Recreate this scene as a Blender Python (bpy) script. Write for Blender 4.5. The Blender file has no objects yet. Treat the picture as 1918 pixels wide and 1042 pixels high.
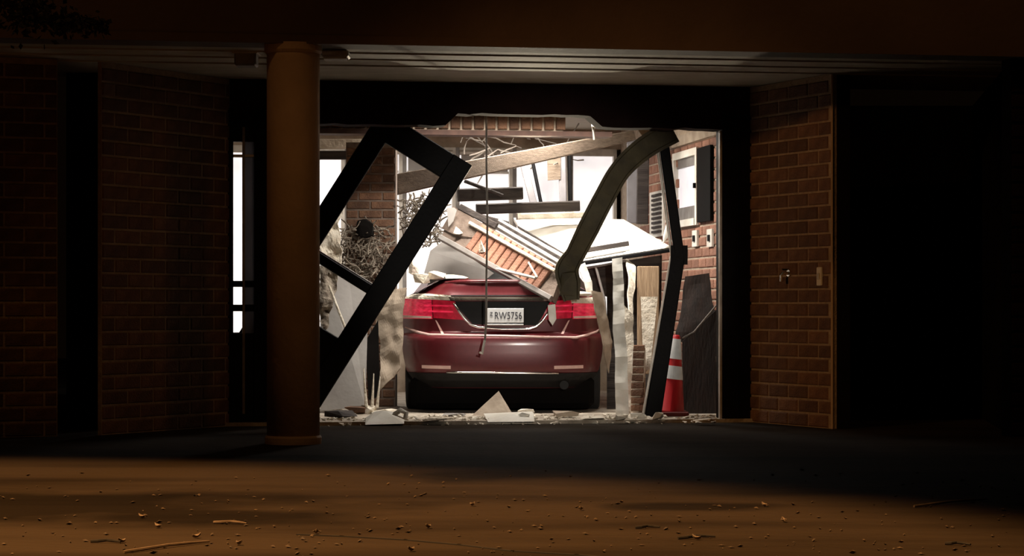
import bpy, bmesh, math, random
from mathutils import Vector, Matrix, noise
random.seed(7)
S = bpy.context.scene
COL = S.collection

# ------------------------------------------------------------------ camera, world, lights
F, CX, HY, CAMH = 4220.0, 959.0, 580.0, 0.955
cam = bpy.data.cameras.new('camera'); camo = bpy.data.objects.new('camera', cam); COL.objects.link(camo)
camo.location = (0, 0, CAMH); camo.rotation_euler = (math.pi/2, 0, 0)
cam.sensor_width = 36.0; cam.lens = F/1918*36.0; cam.shift_y = (HY-521)/1918
cam.clip_start = 0.1; cam.clip_end = 300
S.camera = camo
S.view_settings.view_transform = 'Standard'
try: S.view_settings.look = 'None'
except Exception: pass
S.view_settings.exposure = 0.0; S.view_settings.gamma = 1.0; S.view_settings.use_curve_mapping = False
w = bpy.data.worlds.new('night'); S.world = w; w.use_nodes = True
w.node_tree.nodes['Background'].inputs[0].default_value = (0.9, 0.45, 0.2, 1)
w.node_tree.nodes['Background'].inputs[1].default_value = 0.0018

def light(name, kind, loc, target, energy, color, **kw):
    d = bpy.data.lights.new(name, kind); d.energy = energy; d.color = color
    for k, v in kw.items(): setattr(d, k, v)
    o = bpy.data.objects.new(name, d); COL.objects.link(o); o.location = loc
    o.rotation_euler = (Vector(target)-Vector(loc)).to_track_quat('-Z', 'Y').to_euler()
    return o
SOD = (1.0, 0.48, 0.16)
# street lamps on the car park, plus added fill spots
light('street_lamp_pool', 'SPOT', (-4.0, 7.3, 9.0), (-4.0, 7.6, 0), 12800, SOD, spot_size=math.radians(76), spot_blend=0.22, shadow_soft_size=0.25)
light('street_lamp_entry', 'SPOT', (-9.0, 4.0, 4.6), (2.42, 18.3, 1.2), 1600, SOD, spot_size=math.radians(12.5), spot_blend=0.7, shadow_soft_size=0.25)
light('column_fill_spot', 'SPOT', (3.2, 7.0, 4.0), (-1.5, 16.0, 1.35), 130, SOD, spot_size=math.radians(19), spot_blend=0.8, shadow_soft_size=0.25)  # added spot that only brightens the column
light('front_fill_spot', 'SPOT', (1.2, 0.5, 2.2), (0.25, 19.5, 1.25), 3300, (1, .93, .82), spot_size=math.radians(10.5), spot_blend=0.6, shadow_soft_size=0.12)  # added neutral fill from near the camera, no lamp known there
light('fascia_fill_left', 'SPOT', (-4.0, 12.2, 7.0), (-3.2, 15.5, 3.6), 62, SOD, spot_size=math.radians(66), spot_blend=1.0, shadow_soft_size=0.2)  # added spot to brighten the left fascia
light('fascia_fill_right', 'SPOT', (2.6, 12.2, 7.2), (2.4, 16.2, 3.6), 125, SOD, spot_size=math.radians(66), spot_blend=1.0, shadow_soft_size=0.2)  # added spot to brighten the middle and right fascia

# facade frame: O on the opening plane, u along it, v inwards
A = math.radians(9.0)
def L(u, v, z=0.0):
    return Vector((u*math.cos(A)-v*math.sin(A), 18.8+u*math.sin(A)+v*math.cos(A), z))
def P(x, y, Y):
    return Vector(((x-CX)*Y/F, Y, CAMH+(HY-y)*Y/F))
# lamps of the room: strip light behind the header, ceiling lamps deeper in, work lamp on the rubble
def room_light(name, u, v, z, tu, tv, tz, e, sx, sy, col=(1, .93, .84)):
    o = light(name, 'AREA', L(u, v, z), L(tu, tv, tz), e, col, shape='RECTANGLE', size=sx, size_y=sy)
    return o
room_light('strip_light_entry', 0.3, 1.0, 2.86, 0.3, 1.9, 0.0, 82, 2.0, 0.08).data.spread = math.radians(118)
room_light('ceiling_light_middle', 0.6, 3.4, 2.9, 0.6, 3.4, 0, 120, 0.9, 0.5)
room_light('ceiling_light_deep', -1.0, 4.8, 2.9, -1.0, 4.8, 0, 38, 0.9, 0.5)
light('work_lamp', 'SPOT', P(990, 414, 21.75), (0.35, 17.0, 3.05), 300, (1, .87, .64), spot_size=math.radians(44), spot_blend=0.5, shadow_soft_size=0.03)

# ------------------------------------------------------------------ materials
def MAT(name, c1, c2=None, scale=6.0, rough=0.7, metal=0.0, bump=0.0, bscale=None, stretch=(1, 1, 1), emit=None, rnd=0.0, detail=5.0, coat=0.0, spec=.5, lo=.35, hi=.65):
    m = bpy.data.materials.new(name); m.use_nodes = True
    nt = m.node_tree; N = nt.nodes; K = nt.links
    b = N['Principled BSDF']; b.inputs['Roughness'].default_value = rough; b.inputs['Metallic'].default_value = metal; b.inputs['Specular IOR Level'].default_value = spec
    if coat: b.inputs['Coat Weight'].default_value = coat; b.inputs['Coat Roughness'].default_value = 0.16
    c2 = c2 or tuple(x*.75 for x in c1)
    tc = N.new('ShaderNodeTexCoord'); mp = N.new('ShaderNodeMapping'); mp.inputs['Scale'].default_value = stretch
    K.new(tc.outputs['Object'], mp.inputs['Vector'])
    nz = N.new('ShaderNodeTexNoise'); nz.inputs['Scale'].default_value = scale; nz.inputs['Detail'].default_value = detail
    K.new(mp.outputs[0], nz.inputs['Vector'])
    cr = N.new('ShaderNodeValToRGB'); cr.color_ramp.elements[0].position = lo; cr.color_ramp.elements[1].position = hi
    cr.color_ramp.elements[0].color = (*c1, 1); cr.color_ramp.elements[1].color = (*c2, 1)
    K.new(nz.outputs['Fac'], cr.inputs[0])
    out = cr.outputs[0]
    if rnd:
        oi = N.new('ShaderNodeObjectInfo'); mr = N.new('ShaderNodeMapRange')
        mr.inputs['To Min'].default_value = 1-rnd; mr.inputs['To Max'].default_value = 1+rnd
        K.new(oi.outputs['Random'], mr.inputs['Value'])
        mx = N.new('ShaderNodeVectorMath'); mx.operation = 'SCALE'
        K.new(out, mx.inputs[0]); K.new(mr.outputs[0], mx.inputs['Scale']); out = mx.outputs[0]
    K.new(out, b.inputs['Base Color'])
    if emit:
        K.new(out, b.inputs['Emission Color']); b.inputs['Emission Strength'].default_value = emit
    if bump:
        n2 = N.new('ShaderNodeTexNoise'); n2.inputs['Scale'].default_value = bscale or scale*4; n2.inputs['Detail'].default_value = 6
        K.new(mp.outputs[0], n2.inputs['Vector'])
        bp = N.new('ShaderNodeBump'); bp.inputs['Strength'].default_value = bump; bp.inputs['Distance'].default_value = 0.02
        K.new(n2.outputs['Fac'], bp.inputs['Height']); K.new(bp.outputs[0], b.inputs['Normal'])
    return m
M = {}
M['asphalt'] = MAT('asphalt', (.033, .0250, .0175), (.012, .009, .0065), .9, .9, bump=.9, bscale=26, stretch=(.28, 1.2, 1), lo=.44, hi=.68, spec=.05)  # stretched noise paints streaky shade into the base colour
PATCHES = [(-2.5, 11.0, 1.7, .85), (.9, 10.9, .45, .25), (-.2, 13.0, .5, .5), (-1.5, 10.4, .9, .5)]  # dark shadow streaks to paint: centres and radii
M['dustfloor'] = MAT('dusty concrete', (.50, .44, .36), (.26, .21, .16), 7, .9, bump=.6, bscale=40)
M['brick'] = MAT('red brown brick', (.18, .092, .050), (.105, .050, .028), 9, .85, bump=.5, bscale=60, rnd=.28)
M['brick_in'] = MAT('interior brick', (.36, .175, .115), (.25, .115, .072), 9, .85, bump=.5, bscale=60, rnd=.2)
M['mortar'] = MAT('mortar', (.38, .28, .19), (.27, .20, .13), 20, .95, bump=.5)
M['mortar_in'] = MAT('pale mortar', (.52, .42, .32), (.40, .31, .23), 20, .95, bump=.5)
M['fascia'] = MAT('painted fascia board', (.10, .064, .044), (.078, .049, .032), 1.5, .8, bump=.25, bscale=12)
M['soffit'] = MAT('cream soffit', (.46, .42, .34), (.36, .32, .25), 3, .75, bump=.2, stretch=(1, 6, 1))
M['column'] = MAT('tan painted column', (.52, .37, .25), (.45, .32, .21), 4, .75, bump=.2, bscale=25)
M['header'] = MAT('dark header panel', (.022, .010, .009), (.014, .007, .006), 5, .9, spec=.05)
M['black'] = MAT('black anodised metal', (.0045, .0040, .0045), (.003, .0026, .003), 8, .6, bump=.15, spec=.12)
M['blackwood'] = MAT('dark board', (.060, .048, .042), (.024, .018, .016), 5, .9, stretch=(.4, 4, 4), bump=.4)
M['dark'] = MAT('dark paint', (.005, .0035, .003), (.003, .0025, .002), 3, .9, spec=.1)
M['olive'] = MAT('olive painted metal', (.090, .072, .034), (.050, .038, .018), 7, .7, bump=.4, bscale=14)
M['alu'] = MAT('pale aluminium', (.62, .58, .52), (.45, .41, .36), 9, .5, metal=.35)
M['white'] = MAT('white painted panel', (.80, .78, .72), (.66, .62, .54), 4, .75, bump=.15)
M['plaster'] = MAT('broken plaster', (.80, .74, .63), (.55, .48, .38), 8, .95, bump=.7, bscale=30)
M['grey'] = MAT('grey board', (.34, .32, .30), (.27, .25, .235), 3, .8, bump=.2)
M['tan'] = MAT('dusty tan sheet', (.42, .34, .26), (.27, .21, .155), 5, .85, bump=.6, bscale=11)
M['wood'] = MAT('weathered timber', (.17, .125, .09), (.10, .072, .05), 6, .85, stretch=(1, 12, 12), bump=.4)
M['wood2'] = MAT('bare pine board', (.46, .32, .20), (.30, .20, .12), 7, .85, stretch=(14, 14, 1), bump=.3)
M['steel'] = MAT('grey steel angle', (.28, .26, .245), (.19, .17, .155), 8, .55, metal=.4)
M['chrome'] = MAT('chrome trim', (.85, .83, .80), (.75, .72, .70), 6, .16, metal=1.0)
M['paint'] = MAT('maroon car paint', (.125, .012, .017), (.110, .010, .014), 30, .38, metal=.15, coat=.45)
M['carblack'] = MAT('black car plastic', (.010, .009, .009), (.007, .006, .006), 10, .6, spec=.25)
M['lamp_red'] = MAT('red lamp lens', (.78, .03, .085), (.52, .012, .04), 18, .22, emit=.34, coat=.6, stretch=(1, 1, 3))
M['lamp_dark'] = MAT('dark red lamp insert', (.52, .014, .04), (.34, .008, .022), 18, .25, emit=.22)
M['reflector'] = MAT('pale pink reflector', (.88, .60, .54), (.78, .50, .45), 20, .3)
M['plate'] = MAT('white number plate', (.86, .86, .86), (.78, .78, .78), 30, .4)
M['ink'] = MAT('plate ink', (.03, .03, .05), (.02, .02, .03), 10, .6)
M['glass'] = MAT('dark car glass', (.03, .03, .03), (.02, .02, .02), 5, .12, coat=.5)
M['rubber'] = MAT('tyre rubber', (.018, .017, .016), (.012, .011, .011), 20, .9)
M['cone_red'] = MAT('red orange cone plastic', (.62, .008, .014), (.50, .006, .010), 6, .5)
M['cone_base'] = MAT('dark cone base rubber', (.14, .012, .010), (.08, .010, .009), 6, .8)
M['collar'] = MAT('white reflective collar', (.92, .92, .90), (.80, .80, .79), 18, .45)
M['pane'] = MAT('flood lit frosted pane', (1, .965, .95), (.74, .70, .71), 2.2, .6, emit=.88, lo=.45, hi=.75)
M['pane_side'] = MAT('lit side pane', (.66, .64, .68), (.50, .48, .50), 2.2, .6, emit=.75)
M['leaf'] = MAT('dead leaf', (.065, .042, .020), (.022, .014, .008), 14, .8, rnd=.5)
M['leaf_dark'] = MAT('night foliage', (.025, .022, .010), (.012, .010, .006), 14, .8)
M['bark'] = MAT('bark', (.05, .035, .022), (.03, .02, .014), 14, .9)
M['twig'] = MAT('pale dry twig', (.13, .095, .065), (.08, .056, .036), 20, .8)
M['crack'] = MAT('tar joint', (.010, .008, .006), (.006, .005, .004), 10, .9)
M['insul'] = MAT('shredded insulation', (.34, .29, .23), (.07, .05, .035), 13, .95, bump=1, bscale=30)
M['frost'] = MAT('frosted grey glass', (.022, .020, .021), (.016, .015, .016), 5, .5)
M['frost'].node_tree.nodes['Principled BSDF'].inputs['Transmission Weight'].default_value = .9
M['shadowboard'] = MAT('dark brown shadow board', (.022, .011, .008), (.011, .006, .0045), 5, .85, stretch=(3, 3, .6), bump=.3)  # colour of the boards that stand in for wall shadow
M['rust'] = MAT('rusty steel', (.10, .050, .036), (.060, .030, .022), 9, .8)
M['stud'] = MAT('grey stud', (.20, .19, .20), (.15, .14, .145), 5, .8)
M['slabgrey'] = MAT('brownish render', (.20, .15, .12), (.12, .085, .065), 7, .9, bump=.5)
M['leafpale'] = MAT('pale dry leaf', (.24, .19, .14), (.15, .11, .075), 20, .8)
M['wire'] = MAT('grey cable', (.20, .17, .145), (.14, .12, .10), 10, .6)

def shade_streaks(m):
    """shadow streaks painted into the asphalt colour"""
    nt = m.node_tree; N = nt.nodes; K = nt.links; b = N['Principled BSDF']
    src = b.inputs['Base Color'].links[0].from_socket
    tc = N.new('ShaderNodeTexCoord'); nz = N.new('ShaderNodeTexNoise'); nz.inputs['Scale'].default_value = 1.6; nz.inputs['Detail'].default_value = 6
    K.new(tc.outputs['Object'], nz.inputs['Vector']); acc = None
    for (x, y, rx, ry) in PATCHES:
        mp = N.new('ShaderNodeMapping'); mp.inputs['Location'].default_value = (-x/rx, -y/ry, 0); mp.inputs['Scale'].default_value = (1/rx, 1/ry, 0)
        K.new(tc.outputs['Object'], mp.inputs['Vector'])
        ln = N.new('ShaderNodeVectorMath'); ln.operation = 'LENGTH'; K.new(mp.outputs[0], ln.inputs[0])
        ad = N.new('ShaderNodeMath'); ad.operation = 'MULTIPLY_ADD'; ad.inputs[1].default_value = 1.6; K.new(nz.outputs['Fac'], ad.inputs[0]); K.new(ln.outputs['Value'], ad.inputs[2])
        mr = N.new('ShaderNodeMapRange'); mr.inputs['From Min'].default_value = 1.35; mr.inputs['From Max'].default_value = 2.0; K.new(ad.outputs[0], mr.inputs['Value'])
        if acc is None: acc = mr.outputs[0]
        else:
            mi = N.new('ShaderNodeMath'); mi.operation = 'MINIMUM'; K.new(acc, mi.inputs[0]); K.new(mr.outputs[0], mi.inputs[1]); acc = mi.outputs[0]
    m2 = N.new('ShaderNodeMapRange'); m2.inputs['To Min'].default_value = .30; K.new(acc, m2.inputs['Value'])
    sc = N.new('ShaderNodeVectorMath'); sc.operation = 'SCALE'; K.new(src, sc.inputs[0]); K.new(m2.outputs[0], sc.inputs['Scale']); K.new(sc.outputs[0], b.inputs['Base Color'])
shade_streaks(M['asphalt'])

# ------------------------------------------------------------------ mesh helpers
class MB:
    def __init__(s): s.v = []; s.f = []
    def add(s, vs, fs):
        o = len(s.v); s.v += [tuple(p) for p in vs]; s.f += [tuple(i+o for i in f) for f in fs]; return s
    def box(s, c, d, R=None):
        R = R or Matrix.Identity(3); c = Vector(c); h = [x/2 for x in d]
        vs = [c+R@Vector((sx*h[0], sy*h[1], sz*h[2])) for sx in (-1, 1) for sy in (-1, 1) for sz in (-1, 1)]
        return s.add(vs, [(0, 1, 3, 2), (4, 6, 7, 5), (0, 4, 5, 1), (2, 3, 7, 6), (0, 2, 6, 4), (1, 5, 7, 3)])
    def cbox(s, c, d, R=None, b=.012):
        """chamfered box"""
        R = R or Matrix.Identity(3); c = Vector(c); h = [x/2 for x in d]; b = min(b, *[x*.45 for x in h])
        pts = []
        for sx in (-1, 1):
            for sy in (-1, 1):
                for sz in (-1, 1):
                    for k in range(3):
                        q = [h[0]-b, h[1]-b, h[2]-b]; q[k] = h[k]
                        pts.append(c+R@Vector((sx*q[0], sy*q[1], sz*q[2])))
        bm = bmesh.new(); [bm.verts.new(p) for p in pts]
        bmesh.ops.convex_hull(bm, input=bm.verts); bm.verts.index_update()
        s.add([v.co.copy() for v in bm.verts], [[v.index for v in f.verts] for f in bm.faces]); bm.free(); return s
    def prism(s, pts, off):
        """closed polygon pts (3-D) extruded by vector off"""
        n = len(pts); off = Vector(off); a = [Vector(p) for p in pts]
        return s.add(a+[p+off for p in a], [tuple(range(n))[::-1], tuple(range(n, 2*n))]+[(i, (i+1) % n, n+(i+1) % n, n+i) for i in range(n)])
    def bar(s, p0, p1, wd, th, side=(0, -1, 0), wd1=None, b=.008):
        """bar from p0 to p1; th along side (roughly towards the viewer), wd across"""
        p0, p1 = Vector(p0), Vector(p1); d = (p1-p0).normalized(); sd = Vector(side); sd = (sd-d*sd.dot(d)).normalized(); x = d.cross(sd)
        wd1 = wd if wd1 is None else wd1
        vs = []
        for p, ww in ((p0, wd), (p1, wd1)):
            e = min(b, ww*.3, th*.3); X = ww/2; T = th/2
            for (a, t) in ((-X+e, -T), (X-e, -T), (X, -T+e), (X, T-e), (X-e, T), (-X+e, T), (-X, T-e), (-X, -T+e)):
                vs.append(p+x*a+sd*t)
        return s.add(vs, [tuple(range(8))[::-1], tuple(range(8, 16))]+[(i, (i+1) % 8, 8+(i+1) % 8, 8+i) for i in range(8)])
    def tube(s, path, r, n=8, cap=True):
        path = [Vector(p) for p in path]; rs = r if isinstance(r, (list, tuple)) else [r]*len(path); vs = []
        up = Vector((0.13, -1, .21)).normalized()
        for i, p in enumerate(path):
            t = (path[min(i+1, len(path)-1)]-path[max(i-1, 0)]).normalized()
            a = t.cross(up).normalized(); b2 = a.cross(t)
            vs += [p+(a*math.cos(2*math.pi*k/n)+b2*math.sin(2*math.pi*k/n))*rs[i] for k in range(n)]
        fs = [(i*n+k, i*n+(k+1) % n, (i+1)*n+(k+1) % n, (i+1)*n+k) for i in range(len(path)-1) for k in range(n)]
        if cap: fs += [tuple(range(n))[::-1], tuple(range((len(path)-1)*n, len(path)*n))]
        return s.add(vs, fs)
    def lathe(s, prof, n=24, M4=None):
        """prof list of (r, z)"""
        M4 = M4 or Matrix.Identity(4); vs = []
        for r, z in prof: vs += [M4@Vector((r*math.cos(2*math.pi*k/n), r*math.sin(2*math.pi*k/n), z)) for k in range(n)]
        fs = [(i*n+k, i*n+(k+1) % n, (i+1)*n+(k+1) % n, (i+1)*n+k) for i in range(len(prof)-1) for k in range(n)]
        fs += [tuple(range(n))[::-1], tuple(range((len(prof)-1)*n, len(prof)*n))]
        return s.add(vs, fs)
    def hull(s, pts):
        bm = bmesh.new(); [bm.verts.new(p) for p in pts]
        r = bmesh.ops.convex_hull(bm, input=bm.verts)
        bmesh.ops.delete(bm, geom=[g for g in r['geom_interior'] if isinstance(g, bmesh.types.BMVert)], context='VERTS')
        bm.verts.index_update()
        s.add([v.co.copy() for v in bm.verts], [[v.index for v in f.verts] for f in bm.faces]); bm.free(); return s
    def grid(s, fn, nu, nv):
        vs = [fn(i/nu, j/nv) for j in range(nv+1) for i in range(nu+1)]
        return s.add(vs, [(j*(nu+1)+i, j*(nu+1)+i+1, (j+1)*(nu+1)+i+1, (j+1)*(nu+1)+i) for j in range(nv) for i in range(nu)])
    def mesh(s, name, smooth=False):
        me = bpy.data.meshes.new(name); me.from_pydata(s.v, [], s.f)
        bm = bmesh.new(); bm.from_mesh(me); bmesh.ops.recalc_face_normals(bm, faces=bm.faces); bm.to_mesh(me); bm.free()
        if smooth:
            for p in me.polygons: p.use_smooth = True
        return me
def link(name, me, mat, parent=None):
    o = bpy.data.objects.new(name, me); COL.objects.link(o)
    if mat is not None and me is not None and not me.materials: me.materials.append(M[mat] if isinstance(mat, str) else mat)
    if parent is not None: o.parent = parent
    return o
def obj(name, mb, mat, parent=None, smooth=False, thick=None, label=None):
    o = link(name, mb.mesh(name, smooth), mat, parent)
    if thick:
        md = o.modifiers.new('thickness', 'SOLIDIFY'); md.thickness = thick; md.offset = 0
    if label: o['label'] = label
    return o
def struct(o, label, cat=None):
    o['kind'] = 'structure'; o['label'] = label; o['category'] = cat or 'wall'; return o
def tag(o, label, cat, group=None, kind=None):
    o['label'] = label; o['category'] = cat
    if group: o['group'] = group
    if kind: o['kind'] = kind
    return o
def thing(name, label, cat, group=None):
    o = bpy.data.objects.new(name, None); COL.objects.link(o); return tag(o, label, cat, group)
def rng(a, b): return random.uniform(a, b)

# ------------------------------------------------------------------ ground and floors
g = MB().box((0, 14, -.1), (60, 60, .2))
fl = struct(obj('floor', g, 'asphalt'), 'dark asphalt forecourt with painted shadow streaks, lit by orange street light', 'ground')
FI = .03
b = MB().prism([L(-3.4, -.05, -.02), L(2.45, -.05, -.02), L(2.45, 9, -.02), L(-3.4, 9, -.02)], (0, 0, .02+FI))
struct(obj('floor_inside', b, 'dustfloor'), 'dusty concrete floor slab inside the wrecked entrance', 'floor')
# tar joint across the forecourt
jp = [P(x, y, F*CAMH/(y-HY)) for x, y in ((560, 1003), (640, 1006), (760, 1013), (860, 1022), (960, 1034), (1080, 1041), (1200, 1052))]
mb = MB()
for i in range(len(jp)-1):
    a, c = jp[i], jp[i+1]
    mb.box(((a+c)/2)+Vector((0, 0, .002)), ((c-a).length+.02, .014, .006), Matrix.Rotation(math.atan2(c.y-a.y, c.x-a.x), 3, 'Z'))
obj('tar_joint', mb, 'crack', fl)

# ------------------------------------------------------------------ brick walls
def brick_mesh(name, l, h, d, mat):
    e = .008
    a = [(-l/2, 0, -h/2), (l/2, 0, -h/2), (l/2, 0, h/2), (-l/2, 0, h/2)]
    m_ = [(x, -d+e, z) for x, y, z in a]
    f_ = [(x*(1-2*e/l), -d, z*(1-2*e/h)) for x, y, z in a]
    me = MB().add(a+m_+f_, [(3, 2, 1, 0), (8, 9, 10, 11)]+[(i, (i+1) % 4, 4+(i+1) % 4, 4+i) for i in range(4)]+[(4+i, 4+(i+1) % 4, 8+(i+1) % 4, 8+i) for i in range(4)]).mesh(name)
    me.materials.append(M[mat]); return me
_bc = {}
def brick_wall(name, label, p0, p1, z0, z1, mat, mortar, bl=.30, bh=.112, joint=.016, depth=.10, thick=.16, holes=(), skip=None, limit=300, zb0=None):
    """wall whose front face runs p0 -> p1 (front is to the right of travel); each brick its own child"""
    p0 = Vector((p0[0], p0[1], 0)); p1 = Vector((p1[0], p1[1], 0)); d = (p1-p0); ln = d.length; d.normalize()
    nrm = Vector((d.y, -d.x, 0))
    Rz = math.atan2(d.y, d.x)
    core = MB()
    # mortar core set back from the brick faces, cut round holes
    hs = sorted(holes)
    xs = [0]; segs = []
    cur = 0
    for (a0, a1, c0, c1) in hs:
        if a0 > cur: segs.append((cur, a0, z0, z1))
        if c0 > z0: segs.append((a0, a1, z0, c0))
        if c1 < z1: segs.append((a0, a1, c1, z1))
        cur = a1
    if cur < ln: segs.append((cur, ln, z0, z1))
    R = Matrix.Rotation(Rz, 3, 'Z')
    for a0, a1, c0, c1 in segs:
        core.box(p0+d*((a0+a1)/2)-nrm*(thick/2+.001)+Vector((0, 0, (c0+c1)/2)), (a1-a0, thick, c1-c0), R)
    wo = struct(obj(name, core, mortar), label)
    nrow = int((z1-(zb0 or z0))/bh+.01); cnt = 0
    for r in range(nrow-1, -1, -1):
        zc = (zb0 or z0)+(r+.5)*bh
        x = -bl/2 if r % 2 else 0
        while x < ln-.01:
            a0, a1 = max(x, 0), min(x+bl, ln); x += bl
            if a1-a0 < .05: continue
            c = (a0+a1)/2
            if any(h0-.02 < c < h1+.02 and k0-.02 < zc < k1+.02 for h0, h1, k0, k1 in hs): continue
            if skip and skip(c, zc): continue
            if cnt >= limit: continue
            key = (mat, round(a1-a0, 2), bh, depth)
            if key not in _bc: _bc[key] = brick_mesh('brick', round(a1-a0, 2)-joint, bh-joint, .03, mat)
            o = bpy.data.objects.new('brick', _bc[key]); COL.objects.link(o); o.parent = wo
            o.location = p0+d*c-nrm*.022+nrm*rng(-.002, .003)+Vector((0, 0, zc)); o.rotation_euler = (0, 0, Rz); cnt += 1
    return wo
SOF = 2.84
RF, RN = (2.02, 19.12), (2.555, 18.0)
LF, LN = (-2.311, 18.43), (-3.116, 17.1)
wr = brick_wall('wall_right_splay', 'splayed brown brick wall right of the smashed doorway', RF, RN, 0, SOF, 'brick', 'mortar')
wl = brick_wall('wall_left_splay', 'dark splayed brick wall left of the round column', LN, LF, 0, SOF, 'brick', 'mortar', thick=.035)
# left front wall and the dark slot beside it
wf = brick_wall('wall_left_front', 'dark brick wall at the far left edge', (-4.9, 16.35), (-3.42, 16.95), 0, SOF, 'brick', 'mortar')
b = MB().prism([Vector((-3.42, 16.95+.16, 0)), Vector((-3.42, 17.9, 0)), Vector((-3.05, 17.9, 0)), Vector((-3.10, 17.2, 0))][::1], (0, 0, SOF))
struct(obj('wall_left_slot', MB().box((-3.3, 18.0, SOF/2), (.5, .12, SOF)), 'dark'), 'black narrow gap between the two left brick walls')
# right recess: reveal, dark double door at its back, far right wall
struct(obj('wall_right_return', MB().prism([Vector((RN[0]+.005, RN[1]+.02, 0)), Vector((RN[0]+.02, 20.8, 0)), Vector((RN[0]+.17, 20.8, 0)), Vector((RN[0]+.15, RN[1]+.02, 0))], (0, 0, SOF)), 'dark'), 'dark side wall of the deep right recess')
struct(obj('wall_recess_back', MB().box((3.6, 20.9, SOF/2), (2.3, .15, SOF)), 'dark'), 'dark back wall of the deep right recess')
dr = struct(thing('door_1', 'x', 'door'), 'black closed double door deep inside the dark right recess', 'door')
for k in (-1, 1):
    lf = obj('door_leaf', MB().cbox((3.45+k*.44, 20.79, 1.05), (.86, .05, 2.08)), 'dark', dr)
    obj('door_handle', MB().tube([(3.45+k*.1, 20.74, .95), (3.45+k*.1, 20.70, 1.0), (3.45+k*.1, 20.70, 1.2), (3.45+k*.1, 20.74, 1.25)], .012), 'black', lf)
wrr = brick_wall('wall_right_front', 'brick wall coloured dark for the weak light at the far right edge', (3.74, 16.9), (4.7, 17.1), 0, SOF, 'header', 'dark')  # dark brick and mortar colours stand in for the weak light here
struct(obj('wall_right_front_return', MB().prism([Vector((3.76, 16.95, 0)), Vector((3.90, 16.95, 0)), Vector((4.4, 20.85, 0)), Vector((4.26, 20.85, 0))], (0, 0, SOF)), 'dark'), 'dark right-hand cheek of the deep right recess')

# ------------------------------------------------------------------ porch roof: fascia beam, soffit
def FL(u, v, z):   # fascia frame
    return L(u, v-2.66, z)
def lprism(u0, u1, v0, v1, z0, z1, fn=L):
    return MB().prism([fn(u0, v0, z0), fn(u1, v0, z0), fn(u1, v1, z0), fn(u0, v1, z0)], (0, 0, z1-z0))
tr = obj('trim_1', lprism(-7, 7.5, 0, .40, SOF, 4.2, FL), 'fascia')
struct(tr, 'wide dark brown fascia beam of the porch roof', 'beam')
obj('drip_edge', lprism(-7, 7.5, -.02, .03, SOF-.012, SOF+.05, FL), 'fascia', tr)
ce = obj('ceiling', lprism(-7, 7.5, .40, 2.70, SOF+.004, SOF+.10, FL), 'soffit'); struct(ce, 'cream boarded soffit under the porch roof', 'ceiling')
for k in range(3):
    obj('soffit_batten', lprism(-5, 6, .62+.42*k, .65+.42*k, SOF-.006, SOF+.01, FL), 'soffit', ce)

# column
c = thing('porch_column', 'tan round porch column standing left of the smashed doorway', 'column')
cx, cy = -1.556, 16.03
obj('shaft', MB().lathe([(.188, .06), (.188, SOF-.10), (.188, SOF-.06)], 40, Matrix.Translation((cx, cy, 0))), 'column', c, True)
obj('base_ring', MB().lathe([(.20, 0), (.202, .02), (.202, .045), (.192, .06)], 40, Matrix.Translation((cx, cy, 0))), 'column', c)
obj('cap', MB().lathe([(.192, SOF-.07), (.205, SOF-.05), (.205, SOF)], 40, Matrix.Translation((cx, cy, 0))), 'column', c)

# soffit fixtures
t = thing('soffit_light', 'small pale soffit light fitting right beside the column top', 'light fitting')
p = P(628, 90, 16.4)
obj('housing', MB().cbox((p.x, p.y+.05, SOF-.025), (.20, .22, .05)), 'alu', t)
obj('rim', MB().cbox((p.x, p.y+.05, SOF-.056), (.17, .18, .014)), 'white', t)
t = thing('soffit_box', 'dull grey junction box under the soffit left of the column', 'light fitting')
p = P(460, 95, 16.5)
obj('housing', MB().cbox((p.x, p.y+.05, SOF-.05), (.16, .18, .10)), 'steel', t)
obj('rim', MB().cbox((p.x, p.y+.05, SOF-.006), (.19, .21, .012)), 'alu', t)

# ------------------------------------------------------------------ header and doorway frame
UR, UL = 2.04, -2.34
h = MB()
n = 44
us = [UL-.05+(UR+.1-UL)*i/n for i in range(n+1)]
def hz(u):
    x = L(u, 0).x*F/L(u, 0).y+CX
    base = 2.485
    if 845 < x < 1120: base = 2.585
    return base+noise.noise((u*7, 3, 1))*.018
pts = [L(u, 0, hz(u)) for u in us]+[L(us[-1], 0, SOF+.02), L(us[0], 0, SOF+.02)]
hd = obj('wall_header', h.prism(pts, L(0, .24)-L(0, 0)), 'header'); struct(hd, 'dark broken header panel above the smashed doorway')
# right jamb: black metal frame, pale edge strip
jr = MB()
struct(obj('trim_2', lprism(1.80, 2.06, -.02, .20, 0, 2.60), 'black'), 'black metal door jamb beside the splayed right wall', 'door frame')
tj = bpy.data.objects['trim_2']
obj('edge_strip', lprism(1.782, 1.80, .0, .05, FI, 2.47), 'alu', tj)
obj('groove_strip', lprism(1.92, 1.935, -.032, -.02, FI, 2.44), 'black', tj)
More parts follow.
